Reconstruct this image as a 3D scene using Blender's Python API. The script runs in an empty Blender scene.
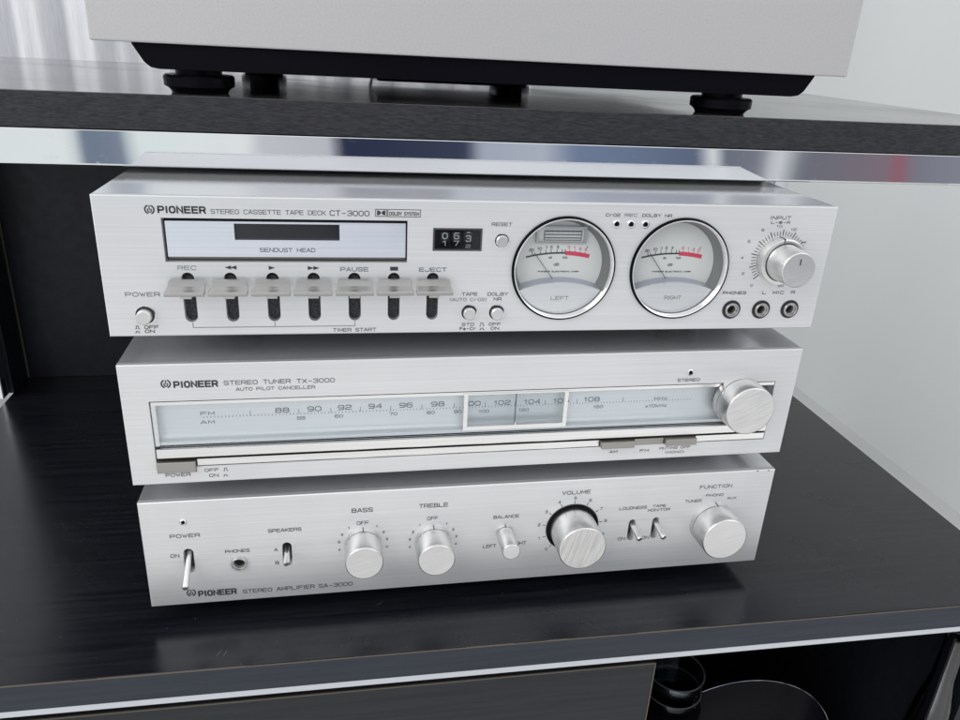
import bpy, bmesh, math, random
from mathutils import Vector, Matrix
from mathutils.geometry import tessellate_polygon
random.seed(7)
R = math.radians
S = 0.001                                   # every length below is in millimetres
scene = bpy.context.scene
col = scene.collection

# ------------------------------------------------------------------ camera
cam_d = bpy.data.cameras.new('camera')
cam = bpy.data.objects.new('camera', cam_d); col.objects.link(cam)
cam_d.sensor_width = 36; cam_d.lens = 28.8184
cam_d.clip_start = 0.01; cam_d.clip_end = 60
cam.matrix_world = Matrix(((0.9848633, 0.0189676, -0.1722918, -0.0756725), (-0.1660262, 0.3887837, -0.9062464, -0.3785834), (0.0497949, 0.9211338, 0.3860479, 0.3126576), (0.0000000, 0.0000000, 0.0000000, 1.0000000)))
scene.camera = cam

# ------------------------------------------------------------------ world: soft daylight of a bright room
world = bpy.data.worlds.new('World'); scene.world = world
world.use_nodes = True
nt = world.node_tree; nt.nodes.clear()
wo = nt.nodes.new('ShaderNodeOutputWorld'); bg = nt.nodes.new('ShaderNodeBackground')
tc = nt.nodes.new('ShaderNodeTexCoord'); sep = nt.nodes.new('ShaderNodeSeparateXYZ')
nt.links.new(tc.outputs['Generated'], sep.inputs[0])
rz = nt.nodes.new('ShaderNodeValToRGB')                     # floor -> ceiling
m1 = nt.nodes.new('ShaderNodeMapRange'); m1.inputs[1].default_value = -1; m1.inputs[2].default_value = 1
nt.links.new(sep.outputs[2], m1.inputs[0]); nt.links.new(m1.outputs[0], rz.inputs[0])
e = rz.color_ramp.elements
e[0].position = 0.0; e[0].color = (.50, .50, .50, 1)
e[1].position = 1.0; e[1].color = (.90, .91, .93, 1)
for p, c in ((.30, (.84, .84, .84, 1)), (.47, (.81, .82, .84, 1)), (.60, (.90, .91, .93, 1))):
    k = e.new(p); k.color = c
# light and dark bands painted round the horizon for the chrome to reflect
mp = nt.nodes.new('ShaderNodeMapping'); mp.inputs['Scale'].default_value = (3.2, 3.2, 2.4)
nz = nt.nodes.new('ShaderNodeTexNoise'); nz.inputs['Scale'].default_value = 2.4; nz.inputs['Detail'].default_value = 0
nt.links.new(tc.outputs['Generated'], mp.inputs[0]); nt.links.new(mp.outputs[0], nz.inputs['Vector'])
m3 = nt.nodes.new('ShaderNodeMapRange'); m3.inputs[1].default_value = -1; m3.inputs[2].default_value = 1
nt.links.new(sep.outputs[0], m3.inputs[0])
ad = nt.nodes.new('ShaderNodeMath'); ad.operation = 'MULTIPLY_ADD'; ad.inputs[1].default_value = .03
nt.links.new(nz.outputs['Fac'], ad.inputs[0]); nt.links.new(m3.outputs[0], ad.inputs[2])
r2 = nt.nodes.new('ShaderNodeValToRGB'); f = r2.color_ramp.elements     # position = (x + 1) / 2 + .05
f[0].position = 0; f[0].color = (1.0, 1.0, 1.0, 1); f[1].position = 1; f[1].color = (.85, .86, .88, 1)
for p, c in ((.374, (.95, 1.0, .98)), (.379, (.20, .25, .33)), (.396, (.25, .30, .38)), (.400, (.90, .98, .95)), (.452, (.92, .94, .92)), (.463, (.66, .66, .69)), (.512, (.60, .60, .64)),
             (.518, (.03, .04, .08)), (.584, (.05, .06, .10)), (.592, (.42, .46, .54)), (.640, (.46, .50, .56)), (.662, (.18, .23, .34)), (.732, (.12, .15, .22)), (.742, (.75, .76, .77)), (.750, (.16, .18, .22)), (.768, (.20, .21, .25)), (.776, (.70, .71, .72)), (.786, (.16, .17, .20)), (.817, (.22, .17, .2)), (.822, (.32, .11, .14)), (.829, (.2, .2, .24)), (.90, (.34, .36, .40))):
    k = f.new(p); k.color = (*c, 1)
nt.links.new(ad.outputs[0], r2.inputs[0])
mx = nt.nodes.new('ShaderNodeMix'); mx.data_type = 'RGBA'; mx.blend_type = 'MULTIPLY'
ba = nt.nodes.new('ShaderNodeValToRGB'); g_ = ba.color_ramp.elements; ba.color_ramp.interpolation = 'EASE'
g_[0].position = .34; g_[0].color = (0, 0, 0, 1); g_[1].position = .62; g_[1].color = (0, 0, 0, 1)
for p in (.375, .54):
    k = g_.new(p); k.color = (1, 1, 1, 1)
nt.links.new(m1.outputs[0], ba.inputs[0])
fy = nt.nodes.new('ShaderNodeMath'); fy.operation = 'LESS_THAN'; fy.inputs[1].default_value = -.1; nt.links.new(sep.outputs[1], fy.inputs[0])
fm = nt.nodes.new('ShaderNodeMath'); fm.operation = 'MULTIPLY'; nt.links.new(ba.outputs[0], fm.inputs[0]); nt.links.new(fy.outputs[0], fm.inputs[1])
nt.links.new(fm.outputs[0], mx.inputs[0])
lr = nt.nodes.new('ShaderNodeMapRange'); lr.inputs[1].default_value = -.6; lr.inputs[2].default_value = .6; lr.inputs[3].default_value = .84; lr.inputs[4].default_value = 1.1  # added brightening from left to right, grades the tone across the metal fronts
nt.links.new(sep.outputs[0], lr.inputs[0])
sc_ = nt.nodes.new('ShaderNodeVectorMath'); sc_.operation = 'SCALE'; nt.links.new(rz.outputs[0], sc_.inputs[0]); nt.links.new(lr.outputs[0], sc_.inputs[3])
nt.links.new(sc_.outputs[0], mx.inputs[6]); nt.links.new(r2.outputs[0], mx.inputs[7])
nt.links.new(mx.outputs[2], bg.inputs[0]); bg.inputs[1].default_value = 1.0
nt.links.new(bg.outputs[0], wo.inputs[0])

def area(name, loc, target, sx, sy, power, color):
    l = bpy.data.lights.new(name, 'AREA'); l.shape = 'RECTANGLE'; l.size = sx; l.size_y = sy
    l.energy = power; l.color = color
    o = bpy.data.objects.new(name, l); col.objects.link(o); o.location = loc
    o.rotation_euler = (Vector(target) - Vector(loc)).to_track_quat('-Z', 'Y').to_euler()
    return o
area('added_area_light', (-2.2, -1.6, 1.9), (0, 0, .1), 2.4, 2.0, 38, (1, .995, .985))  # broad lamp added at front left for direction and knob highlights
area('added_area_light', (2.4, -1.4, 1.6), (.1, 0, .1), 2.0, 1.8, 10, (1, .98, .96))  # weaker lamp added on the right, no known source there

scene.view_settings.view_transform = 'Standard'; scene.view_settings.look = 'None'
scene.view_settings.exposure = 0.27; scene.view_settings.gamma = 1

# ------------------------------------------------------------------ helpers
class MB:
    def __init__(s): s.v = []; s.f = []; s.sm = []
    def add(s, vs, fs, smooth=False):
        n = len(s.v); s.v += [tuple(p) for p in vs]
        for q in fs: s.f.append([i + n for i in q]); s.sm.append(smooth)
        return s
    def box(s, x0, x1, y0, y1, z0, z1, skip=()):
        vs = [(x, y, z) for z in (z0, z1) for y in (y0, y1) for x in (x0, x1)]
        fc = dict(bottom=(0, 2, 3, 1), top=(4, 5, 7, 6), front=(0, 1, 5, 4), back=(2, 6, 7, 3), left=(0, 4, 6, 2), right=(1, 3, 7, 5))
        return s.add(vs, [q for k, q in fc.items() if k not in skip])
    def lathe(s, x, z, prof, n=48, cap0=False, cap1=False, axis='y', a0=0):
        # prof: list of (radius, position along the axis); axis y: front/back
        vs = []; fs = []
        for r, t in prof:
            for i in range(n):
                a = a0 + 2 * math.pi * i / n
                vs.append((x + r * math.cos(a), t, z + r * math.sin(a)) if axis == 'y' else (x + r * math.cos(a), z + r * math.sin(a), t))
        m = len(prof)
        for j in range(m - 1):
            for i in range(n):
                k = (i + 1) % n
                fs.append((j * n + i, j * n + k, (j + 1) * n + k, (j + 1) * n + i))
        s.add(vs, fs, True)
        n0 = len(s.v) - len(vs)
        if cap0: s.f.append([n0 + i for i in range(n)]); s.sm.append(False)
        if cap1: s.f.append([n0 + (m - 1) * n + i for i in range(n)][::-1]); s.sm.append(False)
        return s
    def prism(s, poly, y0, y1, holes=(), hd=None, back=True, chamfer=0):
        # poly, holes: loops of (x, z); front at y0, back at y1
        loops = [poly] + list(holes)
        c = chamfer
        if c:
            cx = sum(p[0] for p in poly) / len(poly); cz = sum(p[1] for p in poly) / len(poly)
            inner = [(p[0] - c * (1 if p[0] > cx else -1), p[1] - c * (1 if p[1] > cz else -1)) for p in poly]
            fl = [inner] + list(holes)
        else: fl = loops
        tri = tessellate_polygon([[Vector((p[0], p[1], 0)) for p in l] for l in fl])
        flat = [p for l in fl for p in l]
        s.add([(p[0], y0, p[1]) for p in flat], tri)
        if c:
            n = len(poly)
            s.add([(p[0], y0, p[1]) for p in inner] + [(p[0], y0 + c, p[1]) for p in poly], [(i, (i + 1) % n, n + (i + 1) % n, n + i) for i in range(n)])
        n = len(poly)
        s.add([(p[0], y0 + c, p[1]) for p in poly] + [(p[0], y1, p[1]) for p in poly], [(i, (i + 1) % n, n + (i + 1) % n, n + i) for i in range(n)])
        for hi, h in enumerate(holes):
            d = hd[hi] if hd else y1
            n = len(h); b = .25                                 # a small broken edge round each hole
            s.add([(p[0], y0, p[1]) for p in h] + [(p[0], d, p[1]) for p in h], [(i, (i + 1) % n, n + (i + 1) % n, n + i) for i in range(n)], True)
        if back and not holes: s.add([(p[0], y1, p[1]) for p in poly], tessellate_polygon([[Vector((p[0], p[1], 0)) for p in poly]]))
        return s
    def tube(s, pts, rads, n=14, cap=True):
        P = [Vector(p) for p in pts]; vs = []; fs = []
        if not hasattr(rads, '__len__'): rads = [rads] * len(P)
        for i, p in enumerate(P):
            t = ((P[i + 1] if i + 1 < len(P) else p) - (P[i - 1] if i else p)).normalized()
            a = t.cross(Vector((1, 0, 0)) if abs(t.x) < .8 else Vector((0, 0, 1))).normalized(); b = t.cross(a)
            for k in range(n):
                g = 2 * math.pi * k / n; vs.append(p + rads[i] * (math.cos(g) * a + math.sin(g) * b))
        for j in range(len(P) - 1):
            for k in range(n): fs.append((j * n + k, j * n + (k + 1) % n, (j + 1) * n + (k + 1) % n, (j + 1) * n + k))
        s.add(vs, fs, True); n0 = len(s.v) - len(vs)
        if cap:
            s.f.append([n0 + i for i in range(n)][::-1]); s.sm.append(False)
            s.f.append([n0 + (len(P) - 1) * n + i for i in range(n)]); s.sm.append(False)
        return s
    def ribbon(s, pts, w, y, closed=False):
        P = [Vector((p[0], p[1])) for p in pts]; n = len(P); L = []; Q = []
        for i, p in enumerate(P):
            a = P[(i - 1) % n] if (closed or i) else None; b = P[(i + 1) % n] if (closed or i < n - 1) else None
            d0 = (p - a).normalized() if a is not None else None; d1 = (b - p).normalized() if b is not None else None
            if d0 is None: d0 = d1
            if d1 is None: d1 = d0
            nn = Vector((-(d0 + d1).y, (d0 + d1).x))
            nn = nn.normalized() if nn.length > 1e-6 else Vector((-d0.y, d0.x))
            k = max(.45, nn.dot(Vector((-d0.y, d0.x)))); e_ = Vector((0, 0))
            if not closed and i == 0: e_ = -d0 * w * .4
            if not closed and i == n - 1: e_ = d1 * w * .4
            L.append(p + nn * w / 2 / k + e_); Q.append(p - nn * w / 2 / k + e_)
        m = n if closed else n - 1
        return s.add([(q.x, y, q.y) for q in L] + [(q.x, y, q.y) for q in Q], [(i, (i + 1) % n, n + (i + 1) % n, n + i) for i in range(m)])
    def build(s, name, mat, parent=None, bevel=0, kind=None, uv=True, loc=None):
        me = bpy.data.meshes.new(name)
        me.from_pydata([(a * S, b * S, c * S) for a, b, c in s.v], [], s.f)
        me.polygons.foreach_set('use_smooth', s.sm)
        if uv:
            l = me.uv_layers.new(name='UVMap'); vv = s.v
            l.data.foreach_set('uv', [t for lp in me.loops for t in (vv[lp.vertex_index][0] * .01 + vv[lp.vertex_index][1] * .0003, vv[lp.vertex_index][2] * .01 + vv[lp.vertex_index][1] * .01)])
        bm = bmesh.new(); bm.from_mesh(me)
        bmesh.ops.remove_doubles(bm, verts=bm.verts, dist=2e-7)
        bmesh.ops.recalc_face_normals(bm, faces=bm.faces)
        for ed in bm.edges:
            if len(ed.link_faces) == 2 and ed.calc_face_angle(0) > .7: ed.smooth = False
        bm.to_mesh(me); bm.free()
        me.materials.append(mat)
        o = bpy.data.objects.new(name, me); col.objects.link(o)
        if parent is not None: o.parent = parent
        if loc: o.location = loc
        if kind: o['kind'] = kind
        if bevel:
            b = o.modifiers.new('edge', 'BEVEL'); b.width = bevel * S; b.segments = 2; b.limit_method = 'ANGLE'; b.angle_limit = R(40)
            b.harden_normals = False
        return o

def tag(o, label, cat, group=None):
    o['label'] = label; o['category'] = cat
    if group: o['group'] = group
    return o
def empty(name, x, y, z, rz=0):
    o = bpy.data.objects.new(name, None); col.objects.link(o); o.location = (x * S, y * S, z * S); o.rotation_euler.z = rz
    o.empty_display_size = .02
    return o
def copy_part(src, parent, dx, dz):                          # a part and its sub-parts, moved over the front
    c = src.copy(); col.objects.link(c); c.parent = parent
    c.location = (src.location.x + dx * S, src.location.y, src.location.z + dz * S)
    for g in src.children:
        d = g.copy(); col.objects.link(d); d.parent = c
    return c
def circle(x, z, r, n=40, rz=None): return [(x + r * math.cos(2 * math.pi * i / n), z + (rz or r) * math.sin(2 * math.pi * i / n)) for i in range(n)]
def slot(x, z0, z1, w, n=10):
    r = w / 2
    return [(x + r * math.cos(math.pi * i / n), z1 - r + r * math.sin(math.pi * i / n)) for i in range(n + 1)] + \
           [(x - r * math.cos(math.pi * i / n), z0 + r - r * math.sin(math.pi * i / n)) for i in range(n + 1)]
def rect(x0, x1, z0, z1): return [(x0, z0), (x1, z0), (x1, z1), (x0, z1)]

# ------------------------------------------------------------------ materials
def mat(name, base, metal=0, rough=.5, aniso=0, rot=0, spec=.5, coat=0):
    m = bpy.data.materials.new(name); m.use_nodes = True
    b = m.node_tree.nodes['Principled BSDF']
    b.inputs['Base Color'].default_value = (*base, 1); b.inputs['Metallic'].default_value = metal
    b.inputs['Roughness'].default_value = rough; b.inputs['Specular IOR Level'].default_value = spec
    b.inputs['Coat Weight'].default_value = coat
    if aniso:
        b.inputs['Anisotropic'].default_value = aniso; b.inputs['Anisotropic Rotation'].default_value = rot
        t = m.node_tree.nodes.new('ShaderNodeTangent'); t.direction_type = 'UV_MAP'
        m.node_tree.links.new(t.outputs[0], b.inputs['Tangent'])
    return m
def noise(m, scale, stretch, detail=4, rot=(0, 0, 0), rough=.5):
    N = m.node_tree.nodes; L = m.node_tree.links
    t = N.new('ShaderNodeTexCoord'); p = N.new('ShaderNodeMapping'); p.inputs['Scale'].default_value = stretch
    if any(rot):                                              # turn the grain first, then stretch it
        q = N.new('ShaderNodeMapping'); q.inputs['Rotation'].default_value = rot
        L.new(t.outputs['Object'], q.inputs[0]); src = q.outputs[0]
    else: src = t.outputs['Object']
    n = N.new('ShaderNodeTexNoise'); n.inputs['Scale'].default_value = scale; n.inputs['Detail'].default_value = detail
    n.inputs['Roughness'].default_value = rough
    L.new(src, p.inputs[0]); L.new(p.outputs[0], n.inputs['Vector'])
    return n
def ramp(m, src, stops):
    r = m.node_tree.nodes.new('ShaderNodeValToRGB'); e = r.color_ramp.elements
    while len(e) < len(stops): e.new(.5)
    for q, (p, c) in zip(e, stops):
        q.position = p; q.color = (*c, 1) if hasattr(c, '__len__') else (c, c, c, 1)
    m.node_tree.links.new(src.outputs['Fac'] if 'Fac' in src.outputs else src.outputs[0], r.inputs[0]); return r
def bump(m, src, strength, dist):
    b = m.node_tree.nodes.new('ShaderNodeBump'); b.inputs['Strength'].default_value = strength; b.inputs['Distance'].default_value = dist
    m.node_tree.links.new(src.outputs[0], b.inputs['Height'])
    m.node_tree.links.new(b.outputs[0], m.node_tree.nodes['Principled BSDF'].inputs['Normal']); return b
def inp(m, k): return m.node_tree.nodes['Principled BSDF'].inputs[k]
def link(m, a, k): m.node_tree.links.new(a, inp(m, k))

def brushed(name, base, rough, aniso=.55, stretch=(6, 6, 900), rot=(0, 0, 0), var=.05, bs=.12, arot=0):
    m = mat(name, base, 1, rough, aniso, arot)
    n = noise(m, 1.0, stretch, 3, rot)
    r = ramp(m, n, [(.3, tuple(c * (1 - var) for c in base)), (.7, tuple(min(1, c * (1 + var)) for c in base))])
    link(m, r.outputs[0], 'Base Color')
    bump(m, n, bs, .00004)
    # handling marks: a slow change of gloss
    n2 = noise(m, 14, (1, 1, 1.6), 5)
    r2 = ramp(m, n2, [(.35, rough * .82), (.7, rough * 1.25)]); link(m, r2.outputs[0], 'Roughness')
    return m
M = {}
M['face'] = brushed('brushed_aluminium', (.745, .75, .76), .50, .75)
inp(M['face'], 'Metallic').default_value = .6
fh = noise(M['face'], 9, (1, 1, .55), 6, rough=.62)
link(M['face'], ramp(M['face'], fh, [(.32, .40), (.52, .50), (.72, .66)]).outputs[0], 'Roughness')
M['case'] = brushed('case_metal', (.68, .69, .71), .14, .3)
inp(M['case'], 'Metallic').default_value = .68
M['door'] = brushed('door_aluminium', (.84, .88, .95), .34, .6, var=.05)
M['knob'] = brushed('turned_aluminium', (.72, .72, .71), .30, 0, (90, 900, 90), var=.05)
M['cap'] = brushed('cap_aluminium', (.66, .66, .655), .34, .5, (70, 70, 1100), (0, .42, 0), .13)
M['cap_v'] = brushed('cap_aluminium_upright', (.64, .64, .63), .34, .5, (70, 70, 1100), (0, 1.30, 0), .15)
M['cap_fine'] = brushed('cap_aluminium_fine', (.70, .70, .695), .34, .3, (60, 60, 1200), (0, .3, 0), .06)
M['trim'] = brushed('trim_aluminium', (.82, .82, .81), .25, .4)
M['strip'] = mat('satin_strip', (.60, .62, .66), .5, .4)
M['chrome_part'] = mat('bright_chrome', (.82, .82, .83), 1, .12)
M['dull_metal'] = mat('dull_metal', (.54, .54, .53), 1, .3)
M['taupe'] = brushed('taupe_aluminium', (.42, .405, .38), .42, .3)
M['paddle'] = brushed('key_aluminium', (.43, .425, .41), .32, 0, var=.06)
M['black'] = mat('black_plastic', (.012, .012, .014), 0, .38)
M['smoke'] = mat('smoked_window', (.016, .017, .021), 0, .12)
M['hole'] = mat('dark_recess', (.010, .010, .012), 0, .7)
M['groove'] = mat('dark_groove', (.05, .05, .055), 0, .6)
M['ink'] = mat('black_print', (.030, .031, .036), 0, .55)
M['ink_soft'] = mat('grey_print', (.10, .105, .115), 0, .6)
M['blue_ink'] = mat('slate_print', (.12, .15, .19), 0, .6)
M['white'] = mat('white_print', (.75, .76, .78), 0, .5)
M['red'] = mat('red_print', (.62, .045, .10), 0, .5)
M['dial'] = mat('meter_dial_paper', (.66, .66, .65), 0, .5)
M['cover'] = brushed('meter_cover', (.86, .86, .86), .30, .4)
M['felt'] = mat('slot_felt', (.055, .056, .062), 0, .8)
n = noise(M['felt'], 900, (1, 1, 1), 3); link(M['felt'], ramp(M['felt'], n, [(.4, (.018, .018, .02)), (.65, (.06, .06, .065))]).outputs[0], 'Base Color')
M['scale'] = brushed('dial_scale_metal', (.93, .96, .97), .45, .4, var=.02)
inp(M['scale'], 'Metallic').default_value = .3
M['feet'] = mat('rubber', (.015, .015, .017), 0, .45)
n = noise(M['black'], 60, (1, 1, 1), 4); link(M['black'], ramp(M['black'], n, [(.3, .30), (.7, .46)]).outputs[0], 'Roughness')

def wood(name, axis_scale, base0, base1, rough=(.34, .5), b=.35):
    m = mat(name, base0, 0, .4)
    n = noise(m, 1, axis_scale, 5, rough=.6)
    link(m, ramp(m, n, [(.38, base0), (.66, base1)]).outputs[0], 'Base Color')
    link(m, ramp(m, n, [(.35, rough[1]), (.65, rough[0])]).outputs[0], 'Roughness')
    bump(m, n, b, .00012)
    return m
M['top_wood'] = wood('black_ash_top', (9, 260, 260), (.004, .005, .008), (.012, .0125, .016), (.16, .26), .10)
inp(M['top_wood'], 'Specular IOR Level').default_value = .42
M['shelf_top'] = wood('black_ash_shelf', (9, 260, 260), (.035, .035, .037), (.07, .07, .07), (.07, .16), .08)
inp(M['shelf_top'], 'Specular IOR Level').default_value = .9
M['edge_wood'] = wood('black_ash_edge', (210, 210, 1500), (.010, .011, .015), (.034, .034, .039), (.45, .6), .3)
inp(M['edge_wood'], 'Specular IOR Level').default_value = .35
M['low_edge'] = wood('black_ash_edge_low', (14, 14, 300), (.022, .027, .038), (.028, .033, .045), (.4, .5), .1)
inp(M['low_edge'], 'Specular IOR Level').default_value = .3
M['panel_black'] = wood('black_laminate', (120, 120, 120), (.008, .010, .014), (.012, .014, .019), (.42, .5), .05)
inp(M['panel_black'], 'Specular IOR Level').default_value = .25
M['drawer'] = wood('charcoal_laminate', (10, 10, 260), (.012, .013, .016), (.018, .019, .023), (.4, .5), .1)
inp(M['drawer'], 'Specular IOR Level').default_value = .35
M['dustm'] = mat('pale_dust', (.22, .22, .21), 0, .9)
M['bare_edge'] = mat('worn_board_edge', (.105, .088, .07), 0, .7)

for k_ in ('top_wood', 'shelf_top'):
    n = noise(M[k_], 7, (1, 2.2, 1), 6, (0, 0, .5), .65)
    lo = .21 if k_ == 'top_wood' else .07
    link(M[k_], ramp(M[k_], n, [(.35, lo), (.55, lo + .05), (.74, lo + .13)]).outputs[0], 'Roughness')
m = M['chrome'] = mat('scratched_chrome', (.80, .81, .83), 1, .05)
n = noise(m, 90, (1, 1, 1.6), 8, rough=.8)
link(m, ramp(m, n, [(.56, .03), (.64, .10), (.80, .26)]).outputs[0], 'Roughness')
n2 = noise(m, 5, (1, 1, .3), 1); bump(m, n2, .10, .0012)

m = M['wall'] = mat('pale_wall_paint', (.86, .87, .87), 0, .45)
n = noise(m, 2.2, (1, 1, 1), 3); link(m, ramp(m, n, [(.3, (.84, .86, .86)), (.7, (.88, .89, .89))]).outputs[0], 'Base Color')
n = noise(m, 300, (1, 1, 1), 3); bump(m, n, .1, .0004)
m = M['floor'] = mat('pale_floor', (.42, .43, .42), 0, .4)
n = noise(m, 5, (1, 1, 1), 5); link(m, ramp(m, n, [(.3, (.60, .61, .60)), (.7, (.66, .665, .65))]).outputs[0], 'Base Color')
m = M['curtain'] = mat('white_curtain', (.80, .80, .84), 0, .8)
n = noise(m, 1, (420, 420, 30), 4); n3 = noise(m, 1, (40, 40, 420), 3)
link(m, ramp(m, n, [(.3, (.80, .81, .85)), (.7, (.93, .93, .96))]).outputs[0], 'Base Color'); bump(m, n3, .3, .0006)
m = M['silver'] = mat('silver_paint', (.50, .50, .51), .35, .48)
n = noise(m, 1, (900, 900, 900), 2); link(m, ramp(m, n, [(.3, (.455, .45, .455)), (.7, (.50, .495, .50))]).outputs[0], 'Base Color')
bump(m, noise(m, 1, (1500, 1500, 1500), 2), .05, .00004)
M['gloss_black'] = mat('gloss_black', (.004, .004, .006), 0, .22, spec=.05)

def clear(name, tint=(1, 1, 1), rough=0.0, ior=1.45):
    m = bpy.data.materials.new(name); m.use_nodes = True; N = m.node_tree.nodes; N.clear(); L = m.node_tree.links
    o = N.new('ShaderNodeOutputMaterial'); t = N.new('ShaderNodeBsdfTransparent'); g = N.new('ShaderNodeBsdfGlossy')
    t.inputs[0].default_value = (*tint, 1); g.inputs['Roughness'].default_value = rough
    fr = N.new('ShaderNodeFresnel'); fr.inputs[0].default_value = ior; x = N.new('ShaderNodeMixShader')
    L.new(fr.outputs[0], x.inputs[0]); L.new(t.outputs[0], x.inputs[1]); L.new(g.outputs[0], x.inputs[2]); L.new(x.outputs[0], o.inputs[0])
    return m
M['glass'] = clear('clear_window', (.97, .98, .98))
M['tuner_glass'] = clear('tinted_window', (.985, .995, 1.0), 0, 1.3)
M['vase_glass'] = clear('smoky_glass', (.72, .76, .80), .12, 1.22)

# ------------------------------------------------------------------ stroke lettering (wide, square letters)
c_ = .24
O_ = [(c_, 0), (1 - c_, 0), (1, c_), (1, 1 - c_), (1 - c_, 1), (c_, 1), (0, 1 - c_), (0, c_)]
G = {
 'A': [[(0, 0), (.42, 1), (.58, 1), (1, 0)], [(.18, .32), (.82, .32)]],
 'B': [[(0, 0), (0, 1), (.8, 1), (.94, .86), (.94, .66), (.8, .52), (0, .52)], [(.8, .52), (1, .38), (1, .16), (.84, 0), (0, 0)]],
 'C': [[(1, .82), (.86, 1), (c_, 1), (0, 1 - c_), (0, c_), (c_, 0), (.86, 0), (1, .18)]],
 'D': [[(0, 0), (0, 1), (.76, 1), (1, .76), (1, .24), (.76, 0), (0, 0)]],
 'E': [[(1, 1), (0, 1), (0, 0), (1, 0)], [(0, .52), (.9, .52)]],
 'F': [[(1, 1), (0, 1), (0, 0)], [(0, .5), (.88, .5)]],
 'G': [[(1, .84), (.86, 1), (c_, 1), (0, 1 - c_), (0, c_), (c_, 0), (.8, 0), (1, .18), (1, .48), (.56, .48)]],
 'H': [[(0, 0), (0, 1)], [(1, 0), (1, 1)], [(0, .5), (1, .5)]],
 'I': [[(.5, 0), (.5, 1)]],
 'J': [[(1, 1), (1, c_), (.78, 0), (.2, 0), (0, .18), (0, .34)]],
 'K': [[(0, 0), (0, 1)], [(1, 1), (.3, .5), (1, 0)], [(0, .5), (.3, .5)]],
 'L': [[(0, 1), (0, 0), (1, 0)]],
 'M': [[(0, 0), (0, 1), (.5, .25), (1, 1), (1, 0)]],
 'N': [[(0, 0), (0, 1), (1, 0), (1, 1)]],
 'O': [O_ + ['c']], '0': [O_ + ['c']],
 'P': [[(0, 0), (0, 1), (.8, 1), (1, .84), (1, .56), (.8, .42), (0, .42)]],
 'Q': [O_ + ['c'], [(.6, .3), (1, 0)]],
 'R': [[(0, 0), (0, 1), (.8, 1), (1, .84), (1, .58), (.8, .44), (0, .44)], [(.7, .44), (1, 0)]],
 'S': [[(1, .84), (.84, 1), (.18, 1), (0, .84), (0, .66), (.16, .54), (.84, .46), (1, .34), (1, .16), (.82, 0), (.16, 0), (0, .16)]],
 'T': [[(0, 1), (1, 1)], [(.5, 1), (.5, 0)]],
 'U': [[(0, 1), (0, c_), (c_, 0), (1 - c_, 0), (1, c_), (1, 1)]],
 'V': [[(0, 1), (.5, 0), (1, 1)]],
 'W': [[(0, 1), (.27, 0), (.5, .8), (.73, 0), (1, 1)]],
 'X': [[(0, 0), (1, 1)], [(0, 1), (1, 0)]],
 'Y': [[(0, 1), (.5, .5), (1, 1)], [(.5, .5), (.5, 0)]],
 'Z': [[(0, 1), (1, 1), (0, 0), (1, 0)]],
 '1': [[(.25, .8), (.55, 1), (.55, 0)]],
 '2': [[(0, .8), (.16, 1), (.84, 1), (1, .84), (1, .62), (.82, .5), (.2, .44), (0, .28), (0, 0), (1, 0)]],
 '3': [[(0, .84), (.16, 1), (.84, 1), (1, .84), (1, .64), (.86, .52), (.3, .52)], [(.86, .52), (1, .38), (1, .16), (.84, 0), (.16, 0), (0, .16)]],
 '4': [[(.8, 0), (.8, 1), (0, .3), (1, .3)]],
 '5': [[(1, 1), (.04, 1), (.04, .56), (.82, .56), (1, .42), (1, .16), (.82, 0), (.14, 0), (0, .14)]],
 '6': [[(.95, 1), (.2, 1), (0, .8), (0, .18), (.18, 0), (.82, 0), (1, .16), (1, .42), (.82, .56), (0, .56)]],
 '7': [[(0, 1), (1, 1), (.4, 0)]],
 '8': [[(.18, .52), (.05, .66), (.05, .84), (.2, 1), (.8, 1), (.95, .84), (.95, .66), (.82, .52), (1, .38), (1, .16), (.82, 0), (.18, 0), (0, .16), (0, .38), 'c'], [(.18, .52), (.82, .52)]],
 '9': [[(.05, 0), (.8, 0), (1, .2), (1, .82), (.82, 1), (.18, 1), (0, .84), (0, .58), (.18, .44), (1, .44)]],
 '-': [[(.15, .45), (.85, .45)]], '(': [[(.7, 1.1), (.4, .8), (.4, .2), (.7, -.1)]], ')': [[(.3, 1.1), (.6, .8), (.6, .2), (.3, -.1)]],
 '.': [[(.45, 0), (.55, .05)]], '+': [[(.1, .5), (.9, .5)], [(.5, .1), (.5, .9)]], '/': [[(0, 0), (1, 1)]],
 'r': [[(.1, 0), (.1, .68)], [(.1, .5), (.4, .68), (.9, .68)]],
 'x': [[(.1, 0), (.9, .65)], [(.1, .65), (.9, 0)]],
 'k': [[(.05, 0), (.05, 1)], [(.85, .68), (.2, .36), (.9, 0)]],
 'z': [[(.1, .65), (.9, .65), (.1, 0), (.9, 0)]],
 'e': [[(.1, .34), (.9, .34), (.9, .5), (.72, .68), (.28, .68), (.1, .5), (.1, .16), (.28, 0), (.85, 0)]],
 'd': [[(.9, 1), (.9, 0), (.28, 0), (.1, .16), (.1, .5), (.28, .66), (.9, .66)]],
 # push-on / push-off symbols, and a small circled plus
 '^': [[(-.1, 0), (.2, 0), (.2, 1), (.8, 1), (.8, 0), (1.1, 0)]],
 '_': [[(-.1, 0), (.2, 0), (.2, .55), (.8, .55), (.8, 0), (1.1, 0)]],
 '@': [[(.5 + .55 * math.cos(t * math.pi / 4), .5 + .5 * math.sin(t * math.pi / 4)) for t in range(8)] + ['c'], [(.0, .5), (1, .5)], [(.5, 0), (.5, 1)]],
}
NARROW = {'I': .25, '1': .55, '(': .5, ')': .5, '.': .35, ' ': .75}
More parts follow.
